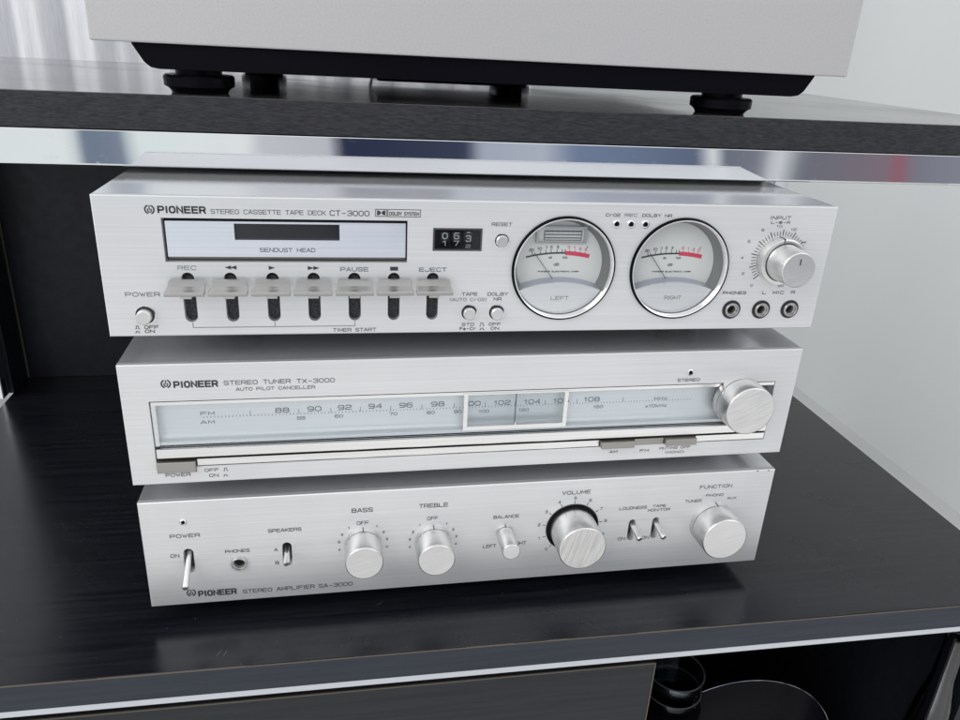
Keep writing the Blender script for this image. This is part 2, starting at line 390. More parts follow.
def letters(mb, s, x0, x1, z, h, y, w=.17, gap=.34, slant=0):
    adv = [NARROW.get(ch, 1.0) for ch in s]
    tot = sum(adv) + gap * (len(s) - 1); u = (x1 - x0) / tot; x = x0
    for ch, a in zip(s, adv):
        if ch != ' ':
            for line in G[ch]:
                cl = line[-1] == 'c'; pts = line[:-1] if cl else line
                k = 1.0; ox = 0
                if ch in NARROW: ox = (a - 1) / 2
                mb.ribbon([(x + (px + ox) * u + slant * pz * h, z + pz * h) for px, pz in pts], h * w, y, cl)
        x += (a + gap) * u
    return mb
def text(parent, s, a, b, h, ink='ink', y=-.12, w=.19, gap=.34, z=None):
    zz = (a[1] + b[1]) / 2 if z is None else z
    return letters(MB(), s, a[0], b[0], zz, h, y, w, gap).build('lettering', M[ink], parent, uv=False)
def num(mb, s, p, h, y=-.12, w=.17, wide=.95):
    L = (len(s) * (1 + .3) - .3) * h * wide
    return letters(mb, s, p[0] - L / 2, p[0] + L / 2, p[1] - h / 2, h, y, w, .3)
def logo(parent, p, r):
    mb = MB()
    for sgn in (-1, 1):
        mb.ribbon([(p[0] + sgn * r * math.cos(t), p[1] + r * math.sin(t)) for t in [R(-62 + 11.3 * i) for i in range(12)]], r * .34, -.12)
    mb.ribbon([(p[0] + r * .42 * math.cos(t), p[1] - r * .12 + r * .5 * math.sin(t)) for t in [R(150 + 15 * i) for i in range(17)]], r * .24, -.12)
    mb.ribbon([(p[0], p[1] - r * .1), (p[0], p[1] + r * .95)], r * .22, -.12)
    return mb.build('logo', M['ink'], parent, uv=False)

# ------------------------------------------------------------------ room
room = MB().box(-2600, 5200, -400, 2600, -440, -400).build('floor', M['floor'], kind='structure')
wp = [(955, 1559), (965, -500)]
wq = wp + [(1060, -500), (1060, 1559)]; n = len(wq)
MB().add([(x, y, z) for z in (-400, 2200) for x, y in wq], [(i, (i + 1) % n, n + (i + 1) % n, n + i) for i in range(n)] + [tuple(range(n))[::-1], tuple(range(n, 2 * n))]).build('wall', M['wall'], kind='structure')
MB().box(-2600, 1060, 1560, 1660, -400, 2200).build('back_wall', M['wall'], kind='structure')
cm = MB(); nx = 420; x0, x1 = -2300, 250; vs = []
for z in (-380, 2100):
    for i in range(nx + 1):
        x = x0 + (x1 - x0) * i / nx
        vs.append((x, 1010 + 16 * math.sin(x * .062 + 1.5 * math.sin(x * .011)) + 7 * math.sin(x * .171), z))
cm.add(vs, [(i, i + 1, nx + 2 + i, nx + 1 + i) for i in range(nx)], True)
cur = cm.build('curtain', M['curtain'])
so = cur.modifiers.new('cloth', 'SOLIDIFY'); so.thickness = .002
tag(cur, 'sheer white curtain hanging in soft folds behind the rack', 'curtain')

# ------------------------------------------------------------------ rack
ZL, ZU, YB = -12.36, 277.74, 363.23
YFL, YFU = -38.71, 58.32
XR = 380
rack = empty('hifi_rack', 0, 160, -400)
tag(rack, 'black ash hi-fi rack with chrome trimmed shelves carrying all the silver units', 'rack')
def rk(mb, name, m, par=None, bev=0, **k):
    dz = [(a, b - 160, c + 400) for a, b, c in mb.v]
    mb.v = dz
    return mb.build(name, m, par or rack, bev, **k)
# upper shelf
us = rk(MB().box(-XR, XR, YFU, YB + 18, ZU - 17.8, ZU), 'upper_shelf', M['shelf_top'], bev=.5)
rk(MB().box(-XR, XR, YFU - .9, YFU - .02, ZU - 17.7, ZU - .3), 'edge_band', M['edge_wood'], us)
cb = MB(); z0, z1, y0 = ZU - 36.9, ZU - 18.1, YFU - .6
prof = [(y0 + 16, z1), (y0 + .1, z1), (y0 - .5, z1 - .6), (y0, z0 + 1.5), (y0 + .35, z0 + .7), (y0 + .9, z0 + .25), (y0 + 1.6, z0), (y0 + 16, z0)]
n = len(prof)
cb.add([(x, y, z) for x in (-XR - 2, XR + 2) for y, z in prof], [(i, (i + 1) % n, n + (i + 1) % n, n + i) for i in range(n)] + [tuple(range(n))[::-1], tuple(range(n, 2 * n))])
rk(cb, 'chrome_trim', M['chrome'], us)
# lower shelf
ls = rk(MB().box(-XR, XR, YFL, YB + 18, ZL - 17.6, ZL), 'lower_shelf', M['top_wood'], bev=.4)
rk(MB().box(-XR, XR, YFL - .9, YFL - .02, ZL - 17.4, ZL - .7), 'edge_band', M['low_edge'], ls)
wm = MB()                                                    # worn line of bare board along the front edge
xx = -XR
while xx < XR - 8:
    w = random.uniform(8, 46); t = random.choice([.3, .35, .4, .45, .6])
    wm.box(xx, min(xx + w, XR), YFL - .95, YFL - .85 + t, ZL - .55, ZL + .05); xx += w
rk(wm, 'worn_edge', M['bare_edge'], ls)
rk(MB().box(-XR, XR, YFL - .75, YFL + 12, ZL - 21.7, ZL - 17.62), 'aluminium_trim', M['strip'], ls, .2)
dm = MB()
for i in range(150):
    x = random.uniform(-XR + 10, XR - 10); y = random.uniform(YFL + 2, YB - 20) if random.random() < .5 else random.uniform(YFL + 1, 60)
    q = random.uniform(.12, .38); dm.add([(x, y, ZL + .06), (x + q, y - q * .3, ZL + .06), (x + q * .8, y + q * .7, ZL + .22), (x - q * .2, y + q * .5, ZL + .06)], [(0, 1, 2), (0, 2, 3)])
for x, y, l, t in ((-150, -30, 5, 1.1), (-146, -30, 4, 1.2), (-60, 2, 5, .6), (210, 12, 6, .3)):
    dm.add([(x, y, ZL + .08), (x + l * math.cos(t), y + l * math.sin(t), ZL + .08), (x + l * math.cos(t) + .16, y + l * math.sin(t), ZL + .08), (x + .16, y, ZL + .08)], [(0, 1, 2, 3)])
rk(dm, 'dust', M['dustm'], ls, kind='stuff')
# back panels, side, posts
rk(MB().box(-XR + 2, XR - 28, YB, YB + 12, ZL + .3, ZU - 18), 'back_panel', M['panel_black'])
rk(MB().box(-XR + 1.2, -XR + 2.6, YB - .8, YB + .5, ZL + .4, ZU - 18.4), 'worn_edge', M['bare_edge'])
rk(MB().box(-XR - 3, -XR + 1, YB - 36, YB + 12, ZL + .2, ZU - 18.2), 'side_panel', M['panel_black'])
for x, w in ((-XR - 6, 4), (XR - 18, 16)):
    rk(MB().box(x, x + w, (YB - 50) if x < 0 else YB - 6, (YB - 36.2) if x < 0 else YB + 10, ZL + .2, ZU - 18.2), 'chrome_post', M['chrome'], bev=1.2)
# lower compartment
rk(MB().box(-XR, 114.0, YFL + 8, YFL + 24, -336, -46.3), 'drawer_front', M['drawer'], bev=.3)
rk(MB().box(-XR, 114.0, YFL + 7.6, YFL + 8.4, -46.3 - .5, -46.3 + .25), 'worn_edge', M['bare_edge'])
rk(MB().box(114.0 - .4, 114.0 + .3, YFL + 7.6, YFL + 8.4, -336, -46.3), 'worn_edge', M['bare_edge'])
rk(MB().box(-XR, -XR + 16, YFL + 26, YB, -336, -50), 'side_panel', M['panel_black'])
rk(MB().box(XR - 2, XR + 14, YFL + 26, YB, -336, -31), 'side_panel', M['panel_black'])
rk(MB().box(114.0 - 14, 114.0 - 1, YFL + 26, YB, -336, -50), 'divider_panel', M['panel_black'])
rk(MB().box(-XR, XR, YB - 10, YB, -336, -32), 'back_panel', M['panel_black'])
rk(MB().box(-XR, XR + 14, YFL + 8, YB, -354, -336.5), 'bottom_shelf', M['top_wood'])
rk(MB().box(331.5, 333.5, YFL + 9, YFL + 14, -336, -50), 'divider_panel', M['gloss_black'])
for x in (-XR + 6, XR - 22):
    for y in (YFL + 24, YB - 20): rk(MB().box(x, x + 16, y, y + 16, -400, -354.5), 'leg', M['chrome'], bev=1)

# glassware in the compartment
M['bottle_glass'] = clear('bottle_glass', (.80, .84, .88), .08, 1.9)
def glass_obj(name, x, y, z, prof, label, cat, m='vase_glass'):
    o = empty(name, x, y, z)
    mb = MB().lathe(0, 0, prof, 64, axis='z')
    mb.build('body', M[m], o)
    mb = MB(); r, h = prof[len(prof) // 2]; ring = [(r * math.cos(2 * math.pi * i / 64), r * math.sin(2 * math.pi * i / 64), h) for i in range(65)]
    mb.tube(ring, .55, 8, False).build('rim', M['groove'], o)
    return tag(o, label, cat)
def wall_prof(pts, t):                                        # outside up, inside down
    return pts + [(max(r - t, .2), h + (t if i == len(pts) - 1 else 0)) for i, (r, h) in list(enumerate(pts))[1:]] if 0 else pts + [(max(r - t, .1), max(h, t)) for r, h in reversed(pts)]
pl = empty('round_plate', 232, 40, -336)
mb = MB().lathe(0, 95, [(.1, 3), (60, 3), (93, -1), (95, 0), (93, 2), (60, 6), (.1, 6)], 96).build('plate', M['gloss_black'], pl)
MB().tube([(94.6 * math.cos(2 * math.pi * i / 96), -.3, 95 + 94.6 * math.sin(2 * math.pi * i / 96)) for i in range(97)], .45, 8, False).build('rim', M['chrome_part'], pl)
MB().lathe(0, 95, [(9, 2.6), (9, -3), (8, -4), (.1, -4)], 32).build('hub', M['black'], pl)
tag(pl, 'large round black plate with thin bright rim standing upright in the lower compartment', 'plate')
for dz, lb in ((0, 'lower of two smoky glass dishes stacked beside the drawer front'), (17, 'upper of two smoky glass dishes stacked beside the drawer front')):
    glass_obj('glass_dish', 170, 40, -160 + dz, wall_prof([(.1, 0), (17, 0), (19, 2), (22, 10), (23, 15)], 1.2), lb, 'dish')
o = MB().lathe(0, 0, [(.1, 0), (24, 0), (24, 175.5), (.1, 175.5)], 48, axis='z').build('canister', M['gloss_black'], None, loc=(170 * S, 40 * S, -336 * S))
tag(o, 'black canister carrying the two stacked glass dishes in the lower compartment', 'canister')
glass_obj('glass_bottle', 361, -6, -336, wall_prof([(.1, 0), (13, 0), (14.5, 4), (14.5, 170), (12, 200), (8, 225), (7, 262)], 1.2),
          'tall clear glass bottle at the right end of the lower compartment', 'bottle', 'bottle_glass')

# ------------------------------------------------------------------ shared unit parts
def unit(name, u, label, depth, foot_h):
    o = empty(name, u[0], u[1], u[2], u[3]); tag(o, label, 'hi-fi unit', 'stacked silver hi-fi units'); H = u[4]
    cs = MB().box(-189.9, 189.9, 3.0, depth, .5, H - .06, skip=('front',)).build('case', M['case'], o)
    mb = MB()
    MB().box(-186, 186, 6, depth - 2, -1.6, .45).build('bottom_plate', M['case'], o)
    proto = None
    for x, y in ((-138, 62), (138, 62), (-140, depth - 35), (140, depth - 35)):
        f_ = MB().lathe(x, y, [(.1, -foot_h), (11, -foot_h), (12.5, -foot_h + 1.5), (14, -2), (14, -1.65), (.1, -1.65)], 32, axis='z').build('foot', M['feet'], o)
    return o, H
def knob_prof(r, p, y0=0, r0=None, ch=.7, groove=None):
    r0 = r0 or r + .35; pr = [(r0, y0)]
    if groove: pr += [(r0 - .05, -groove + .35), (r0 - .8, -groove + .25), (r0 - .8, -groove - .25), (r0 - .1, -groove - .35)]
    return pr + [(r, -p + ch), (r - ch * .35, -p + ch * .3), (r - ch, -p)]
def knob(parent, name, x, z, r, p, capm='cap', r0=None, groove=None, mark=True, y0=0, ch=.7):
    k = MB().lathe(x, z, knob_prof(r, p, y0, r0, ch, groove), 72).build(name, M['knob'], parent)
    MB().lathe(x, z, [(r - ch, -p), (.02, -p)], 72).build('cap', M[capm], k)
    if mark: MB().box(x - .28, x + .28, -(groove or 3) + 0, .4 + y0, z + (r0 or r) - .5, z + (r0 or r) + .12).build('pointer', M['ink'], k)
    return k
def button(parent, x, z, r, p, hole_r):
    MB().lathe(x, z, [(hole_r, .8), (.1, .8)], 32).build('button_well', M['groove'], parent)
    MB().lathe(x, z, [(hole_r, -.02), (hole_r, -.25), (hole_r - .35, -.3), (hole_r - .45, .5)], 40).build('bezel', M['chrome_part'], parent)
    return MB().lathe(x, z, [(r, 1), (r, -p + .45), (r - .45, -p), (.02, -p)], 36).build('push_button', M['knob'], parent)
def led(parent, x, z, r=1.15):
    MB().lathe(x, z, [(r + .9, -.02), (r + .9, -.5), (r + .5, -.8), (r + .1, -.7), (r, .8)], 32).build('bezel', M['chrome_part'], parent)
    return MB().lathe(x, z, [(r, .7), (r, -.5), (r * .7, -1.0), (.02, -1.2)], 24).build('indicator_lamp', M['gloss_black'], parent)
def jack(parent, x, z, ro, ri, black=True):
    if black: MB().lathe(x, z, [(ro, -.02), (ro, -.3), (ro - .3, -.45), (ri + .1, -.45)], 40).build('washer', M['black'], parent)
    rr = ri + (.0 if black else ro - ri)
    j = MB().lathe(x, z, [(rr, .5), (rr, -1.4), (rr - .3, -1.8), (rr - .75, -1.8), (rr - 1.0, -1.4), (rr - 1.05, -.6), (rr - 1.5, -.5), (rr - 1.7, -.2), (rr - 1.75, 8)], 40).build('jack_socket', M['dull_metal'], parent)
    MB().lathe(x, z, [(rr - 1.75, 4), (.02, 4)], 32).build('socket_hole', M['hole'], j)
    return j

# ================================================================== CASSETTE DECK
D, H = unit('cassette_deck', (0.000, 0.000, 167.646, 0.00000, 69.983), 'silver cassette deck with two round meters and seven keys, topmost of the stack', 230, 14.3)
wa, wb = (-160.17, 59.60), (-43.97, 38.17)
WIN = rect(wa[0], wb[0], wb[1], wa[1])
keys = [(-150.68, 7.71), (-130.76, 7.53), (-110.66, 7.35), (-90.67, 7.43), (-70.52, 7.25), (-50.61, 7.35), (-30.66, 7.17)]
ktop = (-90.50, 32.90)[1]; kbot = (-90.67, 7.33)[1]
holes = [WIN]; hd = [7]
for k in keys: holes.append(slot(k[0], kbot, ktop, 6.1)); hd.append(9)
ca, cb_ = (-30.66, 55.65), (-6.55, 44.95)
holes.append(rect(ca[0], cb_[0], cb_[1], ca[1])); hd.append(5)
ML, MR, MRAD = (38.6, 34.9), (103.4, 34.9), 27.6
for m_ in (ML, MR): holes.append(circle(m_[0], m_[1], MRAD, 72)); hd.append(10)
pw, rs, tp, dn = (-172.26, 11.23), (4.24, 49.76), (-11.08, 11.13), (3.71, 11.03)
MB()
for q, r_ in ((pw, 4.9), (rs, 4.1), (tp, 4.5), (dn, 4.5)): holes.append(circle(q[0], q[1], r_ - .2, 28)); hd.append(2)
jk = [(138.04, 11.62), (156.07, 11.51), (173.71, 11.58)]
for q in jk: holes.append(circle(q[0], q[1], 3.0, 24)); hd.append(2)
MB().prism(rect(-190, 190, 0, H), 0, 3.2, holes, hd, chamfer=.45).build('front_panel', M['face'], D)
# cassette door
MB().box(wa[0] - .2, wb[0] + .2, 6.6, 7.4, wb[1] - .2, wa[1] + .2).build('door_well', M['hole'], D)
d0, d1 = (wa[0] + 1.4, wb[1] + .7), (wb[0] - .9, wa[1] - 1.6)
dw0, dw1 = (-127.35, 58.28), (-77.40, 49.04)
dr = MB()
dr.prism(rect(d0[0], d1[0], d0[1] + 1.7, d1[1]), 1.0, 6, [rect(dw0[0], dw1[0], dw1[1], d1[1] - 1.0)], [3.4])
door = dr.build('cassette_door', M['door'], D)
MB().add([(d0[0], 1.0, d0[1] + 1.7), (d1[0], 1.0, d0[1] + 1.7), (d1[0], 2.8, d0[1]), (d0[0], 2.8, d0[1])], [(0, 1, 2, 3)]).build('door_lip', M['taupe'], door)
MB().box(dw0[0] - .2, dw1[0] + .2, 3.2, 3.4, dw1[1] - .2, d1[1] - .8).build('door_window', M['smoke'], door)
text(door, 'SENDUST HEAD', (-115.85, 43.08), (-89.61, 43.28), 1.75, 'ink_soft', y=.9)
# printing
logo(D, (-164.66, 63.44), 2.0)
text(D, 'PIONEER', (-160.75, 62.09), (-139.86, 62.20), 2.75, 'ink', w=.29, gap=.5)
text(D, 'STEREO CASSETTE TAPE DECK', (-137.17, 61.96), (-83.88, 61.96), 1.95, 'ink_soft', w=.15)
text(D, 'CT-3000', (-81.74, 61.80), (-62.94, 61.80), 2.3, 'ink', w=.15)
a, b = (-59.78, 61.65), (-54.28, 65.11)
mb = MB(); mb.ribbon(rect(a[0], b[0], a[1], b[1]), .3, -.12, True)
mx_ = (a[0] + b[0]) / 2; hh = b[1] - a[1]
for sg in (-1, 1):
    xs = a[0] + .7 if sg < 0 else b[0] - .7
    mb.add([(xs, -.13, a[1] + .5)] + [(xs - sg * 1.9 * math.sin(R(t)), -.13, (a[1] + b[1]) / 2 - (hh / 2 - .5) * math.cos(R(t))) for t in range(20, 161, 20)] + [(xs, -.13, b[1] - .5)], [tuple(range(10))])
mb.build('logo', M['ink'], D, uv=False)
a, b = (-53.76, 61.55), (-37.73, 65.09)
MB().ribbon(rect(a[0], b[0], a[1], b[1]), .28, -.12, True).build('print_frame', M['ink'], D, uv=False)
text(D, 'DOLBY SYSTEM', (a[0] + .8, a[1] + .8), (b[0] - .8, a[1] + .8), 1.5, 'ink', w=.2)
text(D, 'REC', (-154.76, 34.38), (-146.38, 34.41), 1.8, 'ink_soft', w=.14)
text(D, 'PAUSE', (-77.24, 33.72), (-63.60, 33.76), 1.85, 'blue_ink', w=.2)
text(D, 'EJECT', (-37.64, 33.63), (-23.80, 33.56), 1.85, 'blue_ink', w=.2)
def arrows(ps, sg):
    mb = MB()
    for p in ps: mb.add([(p[0] - sg * 1.5, -.12, p[1] - 1.0), (p[0] + sg * 1.5, -.12, p[1]), (p[0] - sg * 1.5, -.12, p[1] + 1.0)], [(0, 1, 2)])
    mb.build('symbol', M['ink'], D, uv=False)
arrows([(-131.51, 35.47), (-128.94, 35.48)], -1); arrows([(-110.64, 35.35)], 1); arrows([(-91.82, 35.27), (-89.10, 35.28)], 1)
q = (-50.54, 35.00); MB().prism(rect(q[0] - 2, q[0] + 2, q[1] - 1, q[1] + 1), -.12, -.02).build('symbol', M['ink'], D, uv=False)
a, b, c3 = (-150.57, 4.38), (-110.56, 3.90), (-70.39, 3.69); zt = kbot - .3
mb = MB(); mb.ribbon([(keys[0][0] + .3, zt), (keys[0][0] + .3, a[1]), (keys[4][0], a[1]), (keys[4][0], zt)], .26, -.12); mb.ribbon([(keys[2][0], zt), (keys[2][0], a[1])], .26, -.12)
mb.build('print_line', M['ink_soft'], D, uv=False)
text(D, 'TIMER START', (-81.68, 1.51), (-59.80, 1.25), 1.6, 'ink_soft', w=.2)
text(D, 'POWER', (-180.17, 20.95), (-164.46, 20.90), 1.9, 'ink_soft', w=.17)
text(D, '^ OFF', (-177.53, 3.99), (-166.97, 4.09), 1.5, 'ink', w=.2)
text(D, '_ ON', (-177.79, 1.79), (-168.93, 2.00), 1.5, 'ink', w=.2)
text(D, 'RESET', (-1.32, 57.62), (9.06, 57.65), 1.5, 'ink_soft', w=.2)
text(D, 'TAPE', (-15.09, 20.53), (-7.04, 20.50), 1.6, 'ink_soft', w=.2)
text(D, '(AUTO CrO2)', (-21.50, 17.60), (-1.85, 17.51), 1.5, 'ink_soft', w=.15)
text(D, 'DOLBY', (-1.44, 20.49), (9.29, 20.46), 1.6, 'ink_soft', w=.2)
text(D, 'NR', (2.00, 17.72), (5.93, 17.70), 1.6, 'ink_soft', w=.2)
text(D, 'STD', (-14.48, 3.77), (-8.03, 3.71), 1.4, 'ink', w=.2)
text(D, 'Fe-Cr', (-15.48, 1.41), (-6.86, 1.32), 1.4, 'ink', w=.22)
text(D, '^', (-4.79, 3.67), (-2.62, 3.65), 1.5, 'ink', w=.2)
text(D, '_', (-4.70, 1.40), (-2.53, 1.38), 1.5, 'ink', w=.2)
text(D, 'OFF', (0.08, 3.74), (6.35, 3.67), 1.4, 'ink', w=.2)
text(D, 'ON', (1.28, 1.39), (5.53, 1.35), 1.4, 'ink', w=.2)
text(D, 'CrO2', (58.38, 63.20), (65.98, 63.32), 1.35, 'ink', w=.2)
text(D, 'REC', (68.73, 63.26), (75.41, 63.36), 1.35, 'ink_soft', w=.18)
text(D, 'DOLBY NR', (78.30, 63.25), (94.58, 63.34), 1.35, 'ink', w=.2)
text(D, 'INPUT', (151.05, 62.80), (163.03, 62.97), 1.6, 'ink', w=.18)
text(D, 'L-@-R', (151.98, 60.41), (162.92, 60.56), 1.35, 'ink', w=.2)
text(D, 'PHONES', (131.41, 20.69), (145.08, 20.65), 1.5, 'ink', w=.2)
text(D, 'L', (155.15, 20.74), (157.29, 20.74), 1.5, 'ink', w=.2)
text(D, 'MIC', (161.57, 20.72), (168.04, 20.71), 1.5, 'ink', w=.2)
text(D, 'R', (172.59, 20.81), (174.76, 20.81), 1.5, 'ink', w=.2)
# piano keys
k0 = keys[3]
zb = (-90.87, 29.95)[1]; zf = (-88.76, 26.17)[1]
def lever(x):
    top = [(-1.6, zb + .3), (-3.0, zb - .35), (-6, zb - (zb - zf) * .62), (-9.5, zf + .75), (-12.2, zf + .55), (-12.9, zf + .1)]
    bot = [(-12.9, zf - 1.3), (-12.3, zf - 1.7), (-9, zf - 1.1), (-5, zf + .2), (-2.6, zb - 2.2), (-1.6, zb - 1.2)]
    pr = top + bot; n = len(pr); w = 9.2
    mb = MB(); mb.add([(x + sx * (.925 if y > -4 else .96 if y > -8 else 1), y, z) for sx in (-w, w) for y, z in pr], [(i, (i + 1) % n, n + (i + 1) % n, n + i) for i in range(n)] + [tuple(range(n)), tuple(range(n, 2 * n))[::-1]])
    p = mb.build('lever_key', M['paddle'], D, .35)
    MB().box(x - 2.6, x + 2.6, -9.2, 5, zf - 3.9, zb - 4.2).build('stem', M['dull_metal'], p, .3)
    MB().lathe(x, ktop - 3.6, [(2.0, 4), (2.0, 2.6), (1.6, 2.3), (.02, 2.2)], 20).build('pivot', M['felt'], p)
    return p
lv = lever(k0[0])
for i, k in enumerate(keys):
    if i != 3: copy_part(lv, D, k[0] - k0[0], 0)
for k in keys: MB().box(k[0] - 3.3, k[0] + 3.3, 3.4, 3.9, kbot - .3, ktop + .3).build('key_slot', M['felt'], D)
# counter
cnt = MB().box(ca[0] - .1, cb_[0] + .1, 3.6, 4.6, cb_[1] - .1, ca[1] + .1).build('tape_counter', M['hole'], D)
fr = MB(); a, b = (ca[0] - .5, cb_[1] - .5), (cb_[0] + .5, ca[1] + .5)
fr.prism(rect(a[0], b[0], a[1], b[1]), -.25, .1, [rect(ca[0] + .35, cb_[0] - .35, cb_[1] + .35, ca[1] - .35)], [2.0]).build('counter_frame', M['groove'], cnt)
zc = (ca[1] + cb_[1]) / 2
for i, (px, d_, nx_, dz) in enumerate((((-25.02, 52.04)[0], '0', '1', 0), ((-19.11, 52.10)[0], '6', '7', 0), ((-13.02, 52.17)[0], '3', '2', -1.3))):
    dm = MB(); n = 20; r_ = 5.6
    dm.add([(px + sx, 6.2 - r_ * math.cos(R(a_)), zc + .6 + r_ * math.sin(R(a_))) for sx in (-2.3, 2.3) for a_ in range(-80, 81, 8)], [(j, j + 1, 22 + j, 21 + j) for j in range(20)], True)
    drum = dm.build('digit_drum', M['black'], cnt)
    mb = MB(); letters(mb, d_, px - 1.15, px + 1.15, zc + .3 + dz, 2.9, .42, .18)
    if i < 2: letters(mb, nx_, px - 1.15, px + 1.15, zc - 3.2, 2.3, .4, .18)
    else: letters(mb, nx_, px - 1.15, px + 1.15, zc - 4.2, 1.5, .4, .15)
    if i == 2: mb.ribbon([(px - .9, zc + 3.6), (px + .9, zc + 3.6)], .4, .4)
    mb.build('lettering', M['white'], cnt, uv=False)
MB().box(ca[0] + .3, cb_[0] - .3, .3, .35, cb_[1] + .3, ca[1] - .3).build('counter_glass', M['glass'], cnt)
# buttons, lamps, sockets
button(D, pw[0], pw[1], 3.6, 4.8, 4.9); button(D, rs[0], rs[1], 3.2, 2.2, 3.9)
button(D, tp[0], tp[1], 3.3, 3.6, 4.4); button(D, dn[0], dn[1], 3.3, 3.6, 4.4)
for q in ((64.77, 59.41), (72.57, 59.36), (80.48, 59.36)): led(D, q[0], q[1], 1.25)
for q in jk: jack(D, q[0], q[1], 5.4, 4.0)
# meters
def meter(cx, cz, word, window):
    bz = MB().lathe(cx, cz, [(MRAD - .55, -1.55), (MRAD - .8, -1.5), (MRAD - 1.35, -.9), (MRAD - 1.55, .2), (MRAD - 1.6, 1.6)], 96).build('level_meter', M['chrome_part'], D)
    MB().lathe(cx, cz, [(MRAD - 1.3, 1.5), (MRAD - 1.9, 4), (MRAD - 4.2, 9.4)], 96).build('meter_well', M['wellgrey'], bz)
    MB().lathe(cx, cz, [(MRAD + .6, -.03), (MRAD + .5, -.9), (MRAD + .2, -1.45), (MRAD - .2, -1.6), (MRAD - .55, -1.55)], 96).build('outer_ring', M['gloss_black'], bz)
    MB().lathe(cx, cz, [(MRAD - 3.9, 8.9), (.02, 8.9)], 96).build('dial_plate', M['dial'], bz)
    # cover with the channel name
    RC = MRAD - 1.7; zc_ = cz - 12.6 ; a0 = math.asin((zc_ - cz) / RC)
    xl = RC * math.cos(a0); poly = []
    for i in range(25):
        t = math.pi - a0 + (2 * a0 + math.pi) * i / 24; poly.append((cx + RC * math.cos(t), cz + RC * math.sin(t)))
    # top edge arc from right back to left
    sag = 4.3; rr = (xl * xl + sag * sag) / (2 * sag); ac = math.asin(xl / rr)
    for i in range(1, 24):
        t = ac - 2 * ac * i / 24; poly.append((cx + rr * math.sin(t), zc_ + sag - rr + rr * math.cos(t)))
    cv = MB().prism(poly, 2.6, 4.0).build('name_cover', M['cover'], bz)
    band = [(cx + (rr) * math.sin(ac - 2 * ac * i / 24), zc_ + sag - rr + rr * math.cos(ac - 2 * ac * i / 24)) for i in range(25)]
    MB().add([(x, y, z + dz_) for y, dz_ in ((3.9, -.1), (8.8, 1.3)) for x, z in band], [(i, i + 1, 26 + i, 25 + i) for i in range(24)], True).build('cover_band', M['bluegrey'], bz)
    text(cv, word, (cx - 4.8, cz - 17.9), (cx + 4.8, cz - 17.9), 1.9, 'ink_soft', y=2.5, w=.13)
    # scale
    A = lambda u, dz=0: (cx + u, cz + 6.4 - .0068 * u * u + dz - .0 * u)
    yk = 8.76
    mb = MB(); mb.ribbon([A(-18.5 + i * .95) for i in range(23)], .85, yk)
    for u in (-15.2, -11, -8, -5.2, -2, .8, 2.4): mb.ribbon([A(u, .2), (A(u)[0] * 1.0 + u * .03, A(u)[1] + 1.9)], .32, yk)
    for s_, u in (('20', -16), ('10', -11.6), ('7', -8), ('5', -5.2), ('3', -1.8)): num(mb, s_, (cx + u, A(u)[1] + 3.2), 1.25, yk, .2, .8)
    for s_, u, dz in (('40', -5.5, -2.4), ('100', 2.6, -2.5)): num(mb, s_, (cx + u, A(u)[1] + dz), .95, yk, .22, .8)
    num(mb, '+', (cx + 14.6, A(14)[1] + 4.6), 1.0, yk, .2)
    letters(mb, 'dB', cx - 3.2, cx - .4, cz - .6, 1.3, yk, .18, .3)
    x = cx - 12.5
    letters(mb, 'PIONEER ELECTRONIC CORP', cx - 11.5, cx + 11, cz - 4.2, .62, yk, .3, .4)
    mb.build('scale_print', M['ink'], bz, uv=False)
    mb = MB(); mb.ribbon([A(3.6 + i * .9) for i in range(14)], 2.2, yk + .02)
    for u in (5, 8, 11, 13.6): mb.ribbon([A(u), A(u, 1.7)], .35, yk)
    for s_, u in (('0', 4.4), ('1', 7.6), ('2', 10.8), ('3', 13.8)): num(mb, s_, (cx + u, A(u)[1] + 3.2), 1.25, yk, .18, .8)
    mb.build('red_zone', M['red'], bz, uv=False)
    MB().tube([(cx - 14.6, 8.0, cz + 6.6), (cx - 2.0, 7.6, cz - 9.6)], .19, 6).build('needle', M['ink_soft'], bz)
    if window:
        x0, x1, z0, z1 = cx - 14.2, cx + 13.2, cz + 12.0, cz + 21.0
        MB().prism(rect(x0, x1, z0, z1), 7.4, 8.7, [rect(x0 + 1.2, x1 - 1.2, z0 + .6, z1 - 1.2)], [8.8]).build('index_frame', M['dull_metal'], bz)
        mb = MB(); mb.ribbon(rect(x0 + 4.5, x1 - 2.6, z0 + 1.4, z1 - 2.6), .34, 8.6, True)
        for j in (.36, .55, .74): mb.ribbon([(x0 + 4.5, z0 + 9 * j - .6), (x1 - 2.6, z0 + 9 * j - .6)], .5, 8.59)
        for j in range(7): mb.ribbon([(x0 + 6 + j * 2.8, z0 + 5.7), (x0 + 6 + j * 2.8, z0 + 6.5)], .3, 8.58)
        mb.build('index_print', M['ink_soft'], bz, uv=False)
    MB().lathe(cx, cz, [(MRAD - 1.3, 1.2), (.02, 1.2)], 72).build('meter_glass', M['glass'], bz)
M['wellgrey'] = mat('well_grey_plastic', (.17, .17, .17), 0, .4)
M['bluegrey'] = mat('blue_grey_band', (.40, .43, .49), .3, .35)
meter(ML[0], ML[1], 'LEFT', True); meter(MR[0], MR[1], 'RIGHT', False)
